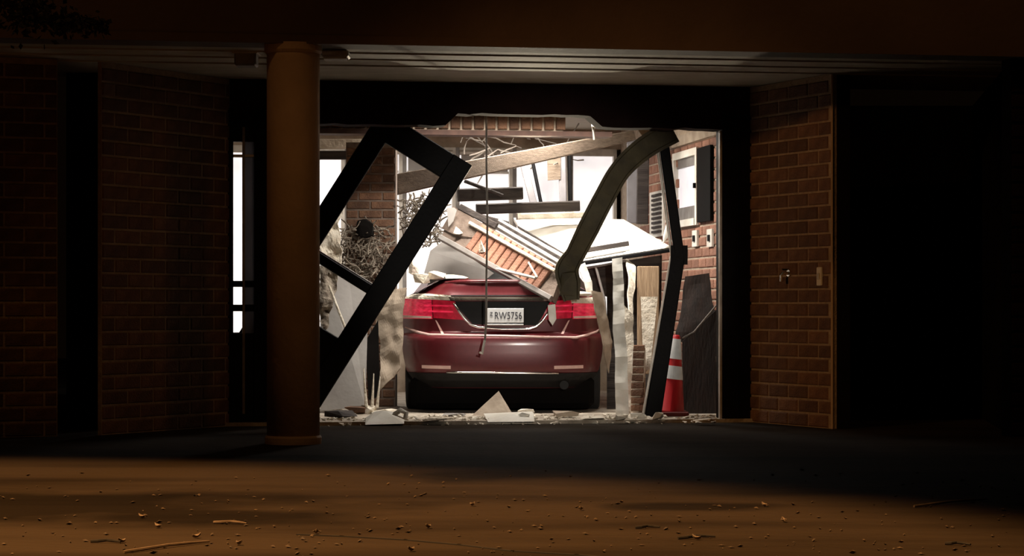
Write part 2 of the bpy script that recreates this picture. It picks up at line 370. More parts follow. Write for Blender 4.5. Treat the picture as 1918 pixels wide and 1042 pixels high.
# left sidelight frame
sl = struct(obj('trim_3', lprism(-2.36, -2.31, -.02, .16, 0, 2.6), 'black'), 'black metal side window frame left of the column', 'window frame')
obj('mullion', lprism(-2.235, -2.215, -.0, .06, .1, 2.45), 'steel', sl)
obj('grey_pane', lprism(-2.215, -2.14, .02, .03, .76, 2.33), 'frost', sl)
obj('mullion', lprism(-2.14, -2.05, -.02, .12, 0, 2.6), 'black', sl)
obj('transom', lprism(-2.31, -2.14, -.0, .08, 1.14, 1.19), 'black', sl)
obj('transom', lprism(-2.31, -2.14, -.0, .08, .94, .995), 'black', sl)
obj('transom', lprism(-2.31, -2.14, -.0, .08, 2.205, 2.225), 'alu', sl)
obj('kick_panel', lprism(-2.31, -2.14, .0, .05, 0, .76), 'black', sl)
obj('top_panel', lprism(-2.31, -2.14, .0, .05, 2.33, 2.6), 'black', sl)
# left jamb, hidden by the column
obj('jamb', lprism(-1.98, -1.80, -.02, .16, 0, 2.6), 'black', sl)
struct(obj('wall_left_panel', lprism(-2.06, -1.98, .02, .10, 0, 2.6), 'black'), 'black panel behind the porch column')

# ------------------------------------------------------------------ room shell
VB = 6.6
struct(obj('ceiling_inside', lprism(-3.2, 2.5, .24, VB, 3.0, 3.1), 'soffit'), 'pale ceiling of the wrecked room', 'ceiling')
struct(obj('wall_inside_left', lprism(-3.35, -3.2, .0, VB, 0, 3.1), 'grey'), 'grey left wall inside the room')
# right interior wall with window hole; runs from back to front so that its front faces left
HOLE = (VB-3.85, VB-2.85, 1.80, 2.52)
a0, a1 = L(2.3, VB), L(2.3, .2)
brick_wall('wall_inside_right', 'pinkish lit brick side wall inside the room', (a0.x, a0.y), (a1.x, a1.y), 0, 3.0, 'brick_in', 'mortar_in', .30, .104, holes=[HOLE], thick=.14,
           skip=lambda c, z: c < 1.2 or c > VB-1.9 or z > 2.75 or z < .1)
# its window
wn = struct(thing('window_1', 'x', 'window'), 'small white framed window in the inside right wall', 'window')
def rw(v0, v1, z0, z1, d0, d1): return lprism(2.3-d1, 2.3-d0, v0, v1, z0, z1)
obj('frame_side', rw(2.83, 2.90, 1.78, 2.54, -.05, .035), 'white', wn); obj('frame_side', rw(3.80, 3.87, 1.78, 2.54, -.05, .035), 'white', wn)
obj('frame_top', rw(2.90, 3.80, 2.47, 2.54, -.05, .035), 'white', wn); obj('frame_bottom', rw(2.90, 3.80, 1.78, 1.85, -.05, .045), 'white', wn)
obj('window_pane', rw(2.90, 3.80, 1.98, 2.38, -.03, -.015), 'pane_side', wn)
obj('blind', rw(2.90, 3.80, 2.38, 2.47, -.03, .0), 'steel', wn); obj('lower_panel', rw(2.90, 3.80, 1.85, 1.98, -.03, .0), 'steel', wn)
obj('window_latch', rw(2.84, 2.87, 2.14, 2.19, .035, .06), 'black', wn)
tag(obj('shutter', rw(2.25, 2.78, 1.80, 2.52, .012, .04), 'dark'), 'black shutter board beside the small white window', 'shutter')
# trim along the top of that wall
struct(obj('trim_4', rw(.3, 5.6, 2.60, 2.70, .0, .04), 'tan'), 'dusty timber rail near the top of the inside right wall', 'trim')
for (x, y, lab, w_, h_) in ((1306, 447, 'white switch plate on the pink brick, nearer the black mullion', .10, .16), (1334, 446, 'white socket plate on the pink brick, nearer the door jamb', .10, .17)):
    k = (x-CX)/F; v = (2.3*math.cos(A)-k*(18.8+2.3*math.sin(A)))/(math.sin(A)+k*math.cos(A)); z = CAMH+(HY-y)*L(2.3, v).y/F
    t = thing('wall_plate', lab, 'wall plate', 'plates on the inside brick wall')
    obj('cover', rw(v-w_, v+w_, z-h_/2, z+h_/2, .01, .03), 'white', t); obj('switch', rw(v-.03, v+.03, z-.03, z+.03, .03, .045), 'black', t)
# louvred shutter further back on that wall
t = thing('louvre_vent', 'dark louvred vent with white frame behind the bent black mullion', 'vent')
obj('frame', rw(4.30, 4.95, 1.72, 2.20, .0, .03), 'white', t)
for k in range(9): obj('slat', rw(4.36, 4.78, 1.76+k*.048, 1.785+k*.048, .03, .05), 'blackwood', t)

# back wall: low wall, band of lit windows, posts
bw = obj('wall_back', lprism(-3.2, 2.3, VB, VB+.15, 0, .68), 'tan'); struct(bw, 'low dusty back wall below the bright windows')
struct(obj('wall_back_top', lprism(-3.2, 2.3, VB, VB+.15, 2.78, 3.1), 'tan'), 'dusty wall strip above the bright back windows')
WU = [-3.15, -2.2, -1.55, -.85, -.2, .40, 1.05, 1.70, 2.25]
for i in range(len(WU)-1):
    wi = struct(thing('window_%d' % (i+2), 'x', 'window'), 'overexposed white back window, number %d counted from the left' % (i+1), 'window')
    obj('window_pane', lprism(WU[i]+.03, WU[i+1]-.03, VB+.06, VB+.075, .70, 2.76), 'pane', wi)
    obj('frame_side', lprism(WU[i]-.0, WU[i]+.045, VB-.02, VB+.1, .68, 2.78), 'steel', wi)
    obj('frame_side', lprism(WU[i+1]-.035, WU[i+1], VB-.02, VB+.1, .68, 2.78), 'alu', wi)
    obj('frame_top', lprism(WU[i]+.045, WU[i+1]-.035, VB-.01, VB+.09, 2.70, 2.78), 'alu', wi)

for i_, (u0, u1) in enumerate(((-.85, -.2), (-.2, .40), (.40, 1.05))):
    t = thing('roller_blind', 'pale half drawn blind at the window top, %s' % ('leftmost of three', 'middle of three', 'rightmost of three')[i_], 'blind', 'blinds of the back windows')
    obj('roller', MB().tube([L(u0+.04, VB-.06, 2.72), L(u1-.04, VB-.06, 2.72)], .03), 'alu', t); obj('cloth', lprism(u0+.06, u1-.06, VB-.05, VB-.045, 2.50, 2.70), 'grey', t); obj('hem_bar', lprism(u0+.05, u1-.05, VB-.06, VB-.04, 2.485, 2.51), 'alu', t)
# ------------------------------------------------------------------ inner lintel with soldier course
lt = struct(obj('trim_5', lprism(-2.6, 1.2, 1.70, 1.95, 2.54, 2.585), 'rust'), 'steel angle under the inner row of upright bricks', 'lintel')
struct(obj('wall_lintel', lprism(-2.6, .75, 1.735, 1.93, 2.585, 3.0), 'mortar_in'), 'broken brick lintel deep behind the header')
wlt = bpy.data.objects['wall_lintel']
bmA = brick_mesh('brick', .086, .185, .03, 'brick')
for k in range(29):
    u = -2.3+k*.108
    x = L(u, 1.7).x*F/L(u, 1.7).y+CX
    if x > 1125: continue
    o = bpy.data.objects.new('brick', bmA); COL.objects.link(o); o.parent = wlt
    o.location = L(u, 1.735, 2.69)-Vector((0, 0, 0.0 if x > 840 else .0)); o.rotation_euler = (rng(-.02, .02), rng(-.02, .02), A)
# pale timber head at the left, under the lintel
struct(obj('trim_6', MB().bar(P(560, 270, 22.4), P(700, 270, 22.4), .095, .1), 'plaster'), 'pale timber head beam between column and fallen door', 'beam')
struct(obj('trim_7', MB().bar(P(560, 291, 22.5), P(700, 291, 22.5), .085, .1), 'blackwood'), 'dark timber beam just under the pale head beam', 'beam')

# brick pier
q0, q1 = P(648, 500, 21.35), P(741, 500, 21.35)
brick_wall('wall_pier', 'brown brick pier seen through the fallen door', (q0.x, q0.y), (q1.x, q1.y), FI, 2.54, 'brick', 'slabgrey', .23, .085, thick=.3)

# ------------------------------------------------------------------ fallen black door
t = thing('fallen_door', 'big black door frame without glass, toppled at a slant in the doorway', 'door')
e1 = Vector((.85, .02, -.53)).normalized(); e2 = Vector((-.53, -.12, -.85)); e2 = (e2-e1*e2.dot(e1)).normalized(); e3 = e1.cross(e2).normalized()
tr_ = P(884, 311, 19.42)
def D(a, b_): return tr_+e1*(a-.92)+e2*b_           # a 0..0.92 across, b down
def dbar(name, a0, b0, a1, b1, wd, m='black'):
    return obj(name, MB().bar(D(a0, b0), D(a1, b1), wd, .05, e3), m, t)
dbar('stile', .0925, 0, .0925, 2.50, .185); dbar('stile', .8275, 0, .8275, 2.50, .185)
dbar('top_rail', .185, .115, .735, .115, .23); dbar('middle_rail', .185, 1.375, .735, 1.375, .085)
dbar('kick_panel', .185, 2.185, .735, 2.185, .63)
obj('glazing_bead', MB().bar(D(.185, 1.325), D(.735, 1.325), .012, .03, e3), 'steel', t)
ha = obj('push_bar', MB().tube([D(.19, 1.36)+e3*.03, D(.22, 1.36)+e3*.06, D(.7, 1.36)+e3*.06, D(.73, 1.36)+e3*.03], .014), 'black', t)

# ------------------------------------------------------------------ bent frames on the right
def ribbon(path, wds, th, side=(0, -1, 0)):
    """bent flat channel through path with widths"""
    m = MB(); path = [Vector(p) for p in path]; vs = []
    # resample with Catmull-Rom
    pp = [path[0]*2-path[1]]+path+[path[-1]*2-path[-2]]; ww = [wds[0]]+list(wds)+[wds[-1]]
    R_ = []; W_ = []
    for i in range(1, len(pp)-2):
        for k in range(6):
            s = k/6
            a_, b_, c_, d_ = pp[i-1], pp[i], pp[i+1], pp[i+2]
            R_.append(.5*((2*b_)+(c_-a_)*s+(2*a_-5*b_+4*c_-d_)*s*s+(-a_+3*b_-3*c_+d_)*s**3)); W_.append(ww[i]*(1-s)+ww[i+1]*s)
    R_.append(path[-1]); W_.append(wds[-1])
    sd0 = Vector(side); k = len(R_)
    prof = [(-.5, -.5), (.5, -.5), (.5, .5), (.38, .5), (.34, .15), (-.34, .15), (-.38, .5), (-.5, .5)]
    n = len(prof)
    for i in range(k):
        d = (R_[min(i+1, k-1)]-R_[max(i-1, 0)]).normalized(); sd = (sd0-d*sd0.dot(d)).normalized(); x = d.cross(sd)
        for a_, t_ in prof: vs.append(R_[i]+x*a_*W_[i]+sd*t_*th)
    fs = [(i*n+j, i*n+(j+1) % n, (i+1)*n+(j+1) % n, (i+1)*n+j) for i in range(k-1) for j in range(n)]
    fs += [tuple(range(n))[::-1], tuple(range((k-1)*n, k*n))]
    return m.add(vs, fs)
t = thing('bent_post', 'olive metal post bent into an arc over the car tail', 'post')
obj('channel', ribbon([P(1262, 246, 19.35), P(1210, 275, 19.4), P(1163, 318, 19.5), P(1131, 372, 19.6), P(1102, 428, 19.65), P(1075, 482, 19.75)], [.20, .20, .185, .185, .19, .17], .06), 'olive', t)
obj('crumpled_foot', ribbon([P(1076, 478, 19.76), P(1062, 505, 19.80), P(1066, 532, 19.82), P(1070, 562, 19.84)], [.17, .21, .20, .14], .10), 'olive', t)
obj('torn_flange', MB().hull([P(1062+rng(-16, 16), 530+rng(-30, 26), 19.78+rng(-.03, .05)) for _ in range(12)]), 'olive', t)
t = thing('bent_mullion', 'black metal mullion kinked like a knee right of the white panel', 'mullion')
obj('upper_bar', MB().bar(P(1243, 268, 19.45), P(1272, 478, 19.5), .085, .08), 'black', t)
obj('knee', MB().hull([P(1272+a*16, 478+b_*18, 19.5+c_*.04) for a in (-1, 1) for b_ in (-1, 1) for c_ in (-1, 1)]), 'black', t)
obj('lower_bar', MB().bar(P(1270, 478, 19.5), P(1222, 783, 19.35), .12, .08, wd1=.14), 'black', t)
obj('edge_strip', MB().bar(P(1231, 275, 19.44), P(1258, 478, 19.49), .022, .05), 'alu', t)
obj('edge_strip', MB().bar(P(1257, 480, 19.49), P(1205, 775, 19.33), .02, .05), 'alu', t)
t = thing('bent_ceiling_trim', 'bent pale ceiling trim hanging below the header at upper right', 'trim')
obj('rail', MB().bar(P(1108, 236, 20.0), P(1245, 240, 19.9), .03, .05), 'alu', t)
obj('torn_sheet', MB().prism([P(1195, 243, 19.92), P(1246, 240, 19.9), P(1236, 252, 19.9), P(1218, 272, 19.9), P(1200, 252, 19.92)], (0, .02, 0)), 'tan', t)
obj('hanger', MB().bar(P(1111, 238, 20.0), P(1113, 262, 20.0), .02, .02), 'alu', t)

# ------------------------------------------------------------------ fallen roof timbers and boards
tag(obj('roof_beam', MB().bar(P(742, 346, 21.9), P(1186, 254, 22.6), .20, .10, wd1=.10), 'wood'), 'long weathered timber beam sloping up behind the fallen door', 'beam')
for (x0, y0, x1, y1, Y, wd, mt, lab) in (
    (858, 366, 978, 362, 21.75, .12, 'blackwood', 'short dark board on top of the rubble pile'),
    (892, 392, 1085, 386, 21.9, .10, 'blackwood', 'long dark board above the white panel'),
    (872, 340, 940, 366, 21.6, .03, 'blackwood', 'thin dark lath poking left from the rubble top'),
    (868, 398, 950, 420, 20.85, .05, 'blackwood', 'dark board directly above the brick slab'),
    (968, 406, 1098, 402, 21.8, .06, 'plaster', 'cream painted board resting on the white panel'),
    ):
    tag(obj('broken_board', MB().bar(P(x0, y0, Y), P(x1, y1, Y+.1), wd, .12, b=.012), mt), lab, 'board', 'boards on the rubble pile')
for (x0, y0, x1, y1, Y, wd, mt, lab) in (
    (979, 300, 1000, 384, 22.9, .075, 'stud', 'grey leaning stud, leftmost before the bright windows'),
    (997, 300, 1014, 384, 22.95, .035, 'black', 'thin black leaning stud beside the grey stud'),
    (1052, 280, 1055, 388, 22.9, .075, 'stud', 'upright grey stud before the bright windows'),
    (1066, 280, 1068, 386, 22.95, .04, 'black', 'thin black upright stud right of the grey one'),
    (1184, 262, 1184, 418, 23.3, .11, 'stud', 'wide grey stud at the back right corner'),
    (1205, 262, 1203, 420, 22.9, .12, 'blackwood', 'dark wide board next to the back right stud')):
    tag(obj('wall_stud', MB().bar(P(x0, y0, Y), P(x1, y1, Y), wd, .08), mt), lab, 'stud', 'studs of the broken back partition')
tag(obj('hanging_board', MB().prism([P(1025, 296, 22.85), P(1050, 293, 22.85), P(1050, 336, 22.85), P(1026, 338, 22.85)], (0, .04, 0)), 'wood'), 'small tan board hanging before the bright windows', 'board')

# white fallen panel
t = thing('white_sheet', 'large white fallen panel lying tilted right of the brick slab', 'panel')
pa = [P(1062, 494, 20.75), P(1090, 489, 20.6), P(1258, 463, 20.6), P(1168, 411, 22.4), P(962, 408, 22.5), P(975, 430, 22.0)]
obj('sheet', MB().prism(pa, (0, .02, -.03)), 'white', t)
obj('front_edge', MB().bar(P(1088, 494, 20.58), P(1256, 469, 20.58), .035, .03), 'black', t)
obj('seam_rail', MB().bar(P(1092, 470, 20.78), P(1178, 456, 20.72), .045, .03), 'blackwood', t)
obj('seam_rail', MB().bar(P(1095, 484, 20.60), P(1172, 470, 20.60), .02, .03), 'alu', t)
obj('ridge', MB().bar(P(1130, 418, 22.2), P(1240, 452, 21.0), .02, .02), 'alu', t)
obj('corner_cap', MB().hull([P(1250+rng(-9, 9), 440+rng(-26, 26), 20.6+rng(-.05, .05)) for _ in range(14)]), 'white', t)
# dark board put in for the dim interior below
t = thing('dim_backdrop', 'added dark backdrop for the dim space under the white panel', 'backdrop')
obj('backdrop_board', MB().prism([P(1098, 500, 20.9), P(1240, 478, 20.9), P(1235, 776, 20.9), P(1137, 776, 20.9), P(1137, 556, 20.9), P(1098, 546, 20.9)], (0, .04, 0)), 'blackwood', t)
obj('rail', MB().bar(P(1098, 503, 20.72), P(1172, 489, 20.7), .02, .04), 'steel', t)
obj('rod', MB().tube([P(1116, 500, 20.6), P(1132, 560, 20.6), P(1138, 640, 20.55)], .012), 'steel', t)

# fallen brick slab
t = thing('brick_slab', 'slab of upright bricks on a steel angle, fallen across the car boot', 'brick slab')
TL, TR, BR, BL = P(848, 386, 20.75), P(1054, 506, 20.05), P(1034, 562, 19.95), P(826, 447, 20.65)
nn = (TR-TL).cross(BL-TL).normalized();  nn = nn if nn.y < 0 else -nn
obj('backing', MB().prism([TL, TR, BR, BL], -nn*.10), 'slabgrey', t)
obj('steel_angle', MB().bar(BL+nn*.02, BR+nn*.02, .05, .06, nn), 'steel', t)
ex = (TR-TL).normalized()
hh = (BL-TL); hh = (hh-ex*hh.dot(ex))
k = 0
Rb = Matrix((ex, -nn, -hh.normalized())).transposed()
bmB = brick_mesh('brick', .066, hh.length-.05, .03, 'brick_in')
ln = (TR-TL).length
for i in range(5, 17):
    sx = .06+i*.074
    if sx > ln-.05: break
    o = bpy.data.objects.new('brick', bmB); COL.objects.link(o); o.parent = t
    o.matrix_world = Matrix.Translation(TL+ex*sx+hh*.46+nn*rng(.0, .006)) @ Rb.to_4x4()
obj('plaster_patch', MB().hull([TL+ex*rng(.02, .42)+hh*rng(.1, .75)+nn*rng(.0, .03) for _ in range(18)]), 'slabgrey', t)
obj('lath', MB().bar(P(916, 500, 20.3), P(1003, 521, 19.98), .026, .02, nn), 'alu', t)
obj('lath', MB().bar(P(990, 492, 20.1), P(1006, 520, 19.98), .018, .02, nn), 'plaster', t)
obj('bracket', MB().hull([P(848+rng(-11, 10), 408+rng(-20, 20), 20.6+rng(-.02, .02)) for _ in range(10)]), 'grey', t)
obj('fixing_clip', MB().hull([P(858+rng(-10, 12), 432+rng(-8, 8), 20.55+rng(-.02, .02)) for _ in range(9)]), 'plaster', t)
obj('fixing_clip', MB().hull([P(904+rng(-7, 8), 462+rng(-16, 16), 20.38+rng(-.02, .02)) for _ in range(9)]), 'plaster', t)
# aluminium tracks on the slab
t = thing('window_track', 'bundle of pale aluminium tracks lying along the brick slab top', 'track')
for (x0, y0, x1, y1, Y0, Y1, wd, mt) in ((880, 418, 1040, 508, 20.55, 20.02, .034, 'plaster'), (905, 420, 1046, 502, 20.62, 20.1, .03, 'alu'),
                                     (920, 416, 1052, 494, 20.7, 20.2, .034, 'white'), (935, 414, 1057, 482, 20.85, 20.3, .036, 'white'), (912, 419, 1049, 500, 20.72, 20.2, .05, 'blackwood'), (928, 416, 1054, 489, 20.82, 20.3, .05, 'blackwood'), (862, 388, 930, 424, 20.72, 20.5, .06, 'blackwood'),
                                     (972, 426, 1056, 476, 20.9, 20.4, .018, 'blackwood')):
    obj('track_bar', MB().bar(P(x0, y0, Y0), P(x1, y1, Y1), wd, .04), mt, t)
tag(obj('leaning_sheet', MB().prism([P(792, 520, 20.95), P(806, 470, 21.1), P(832, 450, 21.2), P(925, 512, 20.9), P(905, 528, 20.85)], (0, .02, 0)), 'grey'), 'dull grey sheet leaning below the brick slab behind the boot', 'sheet')

# hanging cable
t = thing('hanging_cable', 'thin grey cable hanging from the header down the car boot', 'cable')
obj('cord', MB().tube([P(911, 138, 19.55), P(911, 300, 19.55), P(913, 420, 19.56), P(911, 520, 19.57), P(911, 600, 19.57), P(908, 640, 19.57)], .009), 'wire', t)
obj('hook', MB().tube([P(908, 638, 19.57), P(905, 652, 19.56), P(903, 663, 19.56), P(898, 660, 19.56)], .011), 'alu', t)

# ------------------------------------------------------------------ the car
CARX, CARY, ROT = -.085, 20.0, 0.0
def interp(tab, z):
    if z <= tab[0][0]: return tab[0][1]
    for (a_, v0), (b_, v1) in zip(tab, tab[1:]):
        if z <= b_:
            s = (z-a_)/(b_-a_); return v0+(v1-v0)*s
    return tab[-1][1]
Wt = [(.24, .74), (.32, .82), (.40, .875), (.55, .905), (.70, .912), (.74, .912), (.80, .912), (.95, .912), (1.03, .90), (1.065, .87), (1.09, .79), (1.12, .72), (1.17, .66), (1.20, .60), (1.215, .54)]
Pt = [(.24, .16), (.32, .06), (.37, .035), (.40, .012), (.50, .0), (.66, .0), (.695, .008), (.712, .035), (.740, .105), (.80, .10), (.92, .095), (1.00, .10), (1.05, .085), (1.075, .075), (1.10, .085), (1.17, .10), (1.20, .12), (1.215, .17)]
def W(z): return interp(Wt, z)
def RY(x, z):
    u = min(1, abs(x)/W(z)); return interp(Pt, z)+.07*u*u+.36*u**7
def C(x, y, z): return Vector((CARX+x, CARY+y, z+FI-.02))
def cpx(px, py):  # car rear coordinates of a photo point
    return ((px-940)/211.0, CAMH+(HY-py)/211.0)
car = thing('crashed_car', 'dark red saloon car crashed nose first into the building', 'car')
zs = [.24, .28, .32, .35, .37, .40, .45, .50, .56, .62, .66, .69, .71, .722, .7265, .732, .75, .78, .82, .87, .92, .97, 1.0, 1.03, 1.05, 1.065, 1.075, 1.09, 1.10, 1.12, 1.145, 1.17, 1.185, 1.20, 1.215]
nu = 48
bd = MB(); vs = []; fs = []
for z in zs:
    for i in range(nu+1):
        x = (2*i/nu-1); x = math.copysign(abs(x)**.85, x)*W(z); vs.append(C(x, RY(x, z), z))
nr = nu+1
fs += [(j*nr+i, j*nr+i+1, (j+1)*nr+i+1, (j+1)*nr+i) for j in range(len(zs)-1) for i in range(nu)]
bd.add(vs, fs)
# flanks forward
st = [.42, .6, .8, 1.1, 1.6, 2.4, 3.2, 3.9, 4.4, 4.7, 4.85]
zz = [z for z in zs if z <= 1.066]
def fx(z, y):
    k = 1+.012*math.sin(min(1, max(0, (y-.4)/3))*math.pi)
    if y > 3.9: k *= 1-.28*((y-3.9)/.95)**2
    arch = 0
    return W(z)*k
for s in (-1, 1):
    rows = []
    for z in zz:
        e = W(z)
        r = [C(s*e, RY(e, z), z)]
        for y in st[1:]: r.append(C(s*(fx(z, y)+.012*noise.noise((y*2.3, z*3, s*4))), y, z*(1 if y < 3 else 1-.12*((y-3)/1.85)**2)))
        rows.append(r)
    n = len(rows[0])
    bd.add([p for r in rows for p in r], [(j*n+i, j*n+i+1, (j+1)*n+i+1, (j+1)*n+i) for j in range(len(zz)-1) for i in range(n-1)])
# deck, bonnet
def deck(i, j):
    y = [.17, .35, .55, .75][0]
    return None
top = [(1.215, .54, .17+.07), (1.205, .60, .50), (1.19, .64, .85)]
bd.add([C(s*w_, y, z) for z, w_, y in top for s in (-1, 1)]+[C(s*.872, y, 1.062) for y in (.47, .6, .9) for s in (-1, 1)],
       [(0, 1, 3, 2), (2, 3, 5, 4), (0, 2, 8, 6), (2, 4, 10, 8), (1, 7, 9, 3), (3, 9, 11, 5)])
bd.add([C(-.87, .9, 1.06), C(.87, .9, 1.06), C(.88, 3.3, 1.02), C(-.88, 3.3, 1.02), C(.62, 4.8, .84), C(-.62, 4.8, .84), C(.5, 4.85, .3), C(-.5, 4.85, .3)], [(0, 1, 2, 3), (3, 2, 4, 5), (5, 4, 6, 7)])
body = obj('body', bd, 'paint', car, True)
md = body.modifiers.new('edges', 'EDGE_SPLIT'); md.split_angle = math.radians(38)
# cabin
cb = MB().add([C(s*x, y, z) for x, y, z in ((.70, .85, 1.16), (.60, 1.55, 1.42), (.60, 2.55, 1.45), (.72, 3.3, 1.03)) for s in (-1, 1)]+[C(s*.87, y, 1.05) for y in (.95, 3.2) for s in (-1, 1)],
    [(2, 3, 5, 4), (0, 2, 4, 6, 10, 8), (1, 9, 11, 7, 5, 3)])
obj('roof', cb, 'paint', car)
obj('rear_window', MB().add([C(-.70, .85, 1.165), C(.70, .85, 1.165), C(.60, 1.55, 1.425), C(-.60, 1.55, 1.425)], [(0, 1, 2, 3)]), 'glass', car, thick=.01)
obj('windscreen', MB().add([C(-.60, 2.55, 1.45), C(.60, 2.55, 1.45), C(.72, 3.3, 1.03), C(-.72, 3.3, 1.03)], [(0, 1, 2, 3)]), 'glass', car, thick=.01)
def patch(corners, off=.012, n=10, m=5, back=.03):
    """curved plate on the car tail from four (x,z) corners TL TR BR BL"""
    a_, b_, c_, d_ = corners; mb = MB(); fr = []; bk = []
    for j in range(m+1):
        for i in range(n+1):
            s, t_ = i/n, j/m
            x = (a_[0]*(1-s)+b_[0]*s)*(1-t_)+(d_[0]*(1-s)+c_[0]*s)*t_; z = (a_[1]*(1-s)+b_[1]*s)*(1-t_)+(d_[1]*(1-s)+c_[1]*s)*t_
            x = max(-W(z)*.995, min(W(z)*.995, x)); y = RY(x, z)
            fr.append(C(x*(1+off*.6*(abs(x)/W(z))**6), y-off, z)); bk.append(C(x, y+back, z))
    nn_ = n+1; N_ = len(fr)
    f = [(j*nn_+i, j*nn_+i+1, (j+1)*nn_+i+1, (j+1)*nn_+i) for j in range(m) for i in range(n)]
    loop = [i for i in range(n+1)]+[j*nn_+n for j in range(1, m+1)]+[m*nn_+i for i in range(n-1, -1, -1)]+[j*nn_ for j in range(m-1, 0, -1)]
    f += [(loop[k_], loop[(k_+1) % len(loop)], N_+loop[(k_+1) % len(loop)], N_+loop[k_]) for k_ in range(len(loop))]
    return mb.add(fr+bk, f)
def pq(*pts): return [cpx(*p) for p in pts]
def mir(c): return [(-x, z) for x, z in (c[1], c[0], c[3], c[2])]
outer = pq((745, 560), (806, 562), (808, 600), (746, 599)); inner = pq((808, 563), (850, 567), (868, 602), (810, 598))
for sd, lab in ((0, 'red tail light under the fallen door side'), (1, 'red tail light under the bent olive post')):
    f_ = mir if sd else (lambda c: c)
    tl = obj('tail_light', patch(f_(outer), .014, 12, 6), 'lamp_red', car, True, label=lab)
    tl.modifiers.new('edges', 'EDGE_SPLIT').split_angle = math.radians(40)
    il = obj('inner_lens', patch(f_(inner), .012, 8, 6), 'lamp_dark', tl)
    for (y0, y1) in ((572, 575), (583, 586)):
        obj('light_bar', patch(f_(pq((752, y0), (846, y0+2), (848, y1+2), (752, y1))), .019, 12, 1), 'lamp_red', tl)
    obj('edge_bar', patch(f_(pq((746, 593), (806, 595), (806, 599), (746, 598))), .02, 10, 1), 'reflector', tl)
    obj('reflector', patch(f_(pq((788, 687), (843, 688), (843, 694), (788, 693))), .012, 8, 2), 'reflector', car)
    obj('bumper_crease', patch(f_(pq((813, 602), (816, 603), (830, 628), (825, 628))), .006, 3, 5), 'reflector', car)
for q_ in (pq((746, 549), (842, 555), (846, 565), (746, 561)), pq((1068, 562), (1128, 557), (1131, 571), (1070, 570))):
    obj('plaster_dust', patch(q_, .022, 14, 3), 'plaster', car)
obj('plate_recess', patch(pq((846, 567), (1034, 567), (1004, 612), (884, 610)), .004, 14, 5), 'carblack', car)
obj('chrome_garnish', patch(pq((838, 558), (1040, 559), (1036, 566), (842, 565)), .03, 20, 2), 'chrome', car)
gp = [cpx(*p) for p in ((848, 570), (858, 585), (870, 601), (880, 611), (894, 616), (940, 619), (990, 619), (1003, 615), (1014, 605), (1026, 588), (1034, 572))]
obj('boot_lip_trim', MB().tube([C(x, RY(x, z)-.018, z) for x, z in gp], .013), 'chrome', car, True)
obj('bumper_trim', MB().tube([C(x, RY(x, z)-.008, z) for x, z in [cpx(835+21*i, 700+.2*i) for i in range(11)]], .010), 'chrome', car, True)
dfu = obj('diffuser', patch([(-.86, .378), (.86, .378), (.78, .245), (-.78, .245)], .012, 24, 4), 'carblack', car)
obj('spoiler_lip', MB().tube([C(x, RY(x, 1.19)-.012, 1.196-.02*(abs(x)/.6)**3) for x in [(-.60+.1*i) for i in range(13)]], .016), 'paint', car, True)
obj('boot_gap', MB().tube([C(x, RY(x, 1.066)-.001, 1.068) for x in [(-.70+.1*i) for i in range(15)]], .006), 'carblack', car)
obj('underbody_shade', MB().cbox(C(0, 2.5, .20), (1.66, 4.3, .30), b=.05), 'dark', car)  # black box set low to paint the dark space under the car
lg = [cpx(*p) for p in ((753, 616), (768, 621), (786, 627), (802, 630), (860, 631), (940, 632), (1020, 634), (1078, 635), (1098, 631), (1118, 625), (1127, 619))]
obj('ledge_highlight', MB().tube([C(x, RY(x, z)-.004, z) for x, z in lg], [.006, .012, .016, .014, .012, .012, .012, .012, .014, .012, .006]), 'reflector', car, True)  # pale tube painting the bright light and dust along the ledge
for s in (-1, 1):
    for y in (1.08, 3.85):
        Mx = Matrix.Translation(C(s*.79, y, .325)) @ Matrix.Rotation(math.pi/2, 4, 'Y')
        wh = obj('wheel', MB().lathe([(.20, -.10), (.29, -.11), (.318, -.09), (.325, 0), (.318, .09), (.29, .11), (.20, .10)], 28, Mx), 'rubber', car, True)
        obj('rim', MB().lathe([(.06, -.112), (.20, -.105), (.21, 0), (.20, .105), (.06, .112)], 20, Mx), 'steel', wh)
ex_ = MB().lathe([(.035, 0), (.04, 0), (.04, .14), (.03, .14)], 16, Matrix.Translation(C(.55, .10, .27)) @ Matrix.Rotation(-math.pi/2, 4, 'X'))
obj('exhaust', ex_, 'carblack', car)
# number plate
(px0, pz1), (px1, pz0) = cpx(911, 580), cpx(980, 607)
pcx, pcz = (px0+px1)/2, (pz0+pz1)/2
yp = .05
pl = obj('number_plate', MB().cbox(C(pcx, yp, pcz), (px1-px0, .012, pz1-pz0)), 'plate', car)
obj('plate_bracket', MB().cbox(C(pcx, yp+.02, pcz-.012), (px1-px0+.02, .03, pz1-pz0+.03)), 'carblack', pl)
obj('plate_frame_bar', MB().cbox(C(pcx, yp-.002, pz0-.018), (px1-px0, .014, .014)), 'alu', pl)
def text(body_, size, loc, name='plate_text', parent=None, mat='ink', sx=1):
    cu = bpy.data.curves.new(name, 'FONT'); cu.body = body_; cu.size = size; cu.align_x = 'CENTER'; cu.align_y = 'CENTER'; cu.extrude = .001
    o = bpy.data.objects.new(name, cu); COL.objects.link(o); o.rotation_euler = (math.pi/2, 0, 0); o.location = loc; o.scale = (sx, 1, 1)
    bpy.context.view_layer.update(); me = bpy.data.meshes.new_from_object(o.evaluated_get(bpy.context.evaluated_depsgraph_get()))
    me.materials.clear(); m_ = bpy.data.objects.new(name, me); COL.objects.link(m_); m_.matrix_world = o.matrix_world.copy(); bpy.data.objects.remove(o); me.materials.append(M[mat]); o = m_
    if parent is not None: o.parent = parent
    return o
text('RW5756', .092, C(pcx+.025, yp-.0075, pcz-.004), parent=pl, sx=.74)
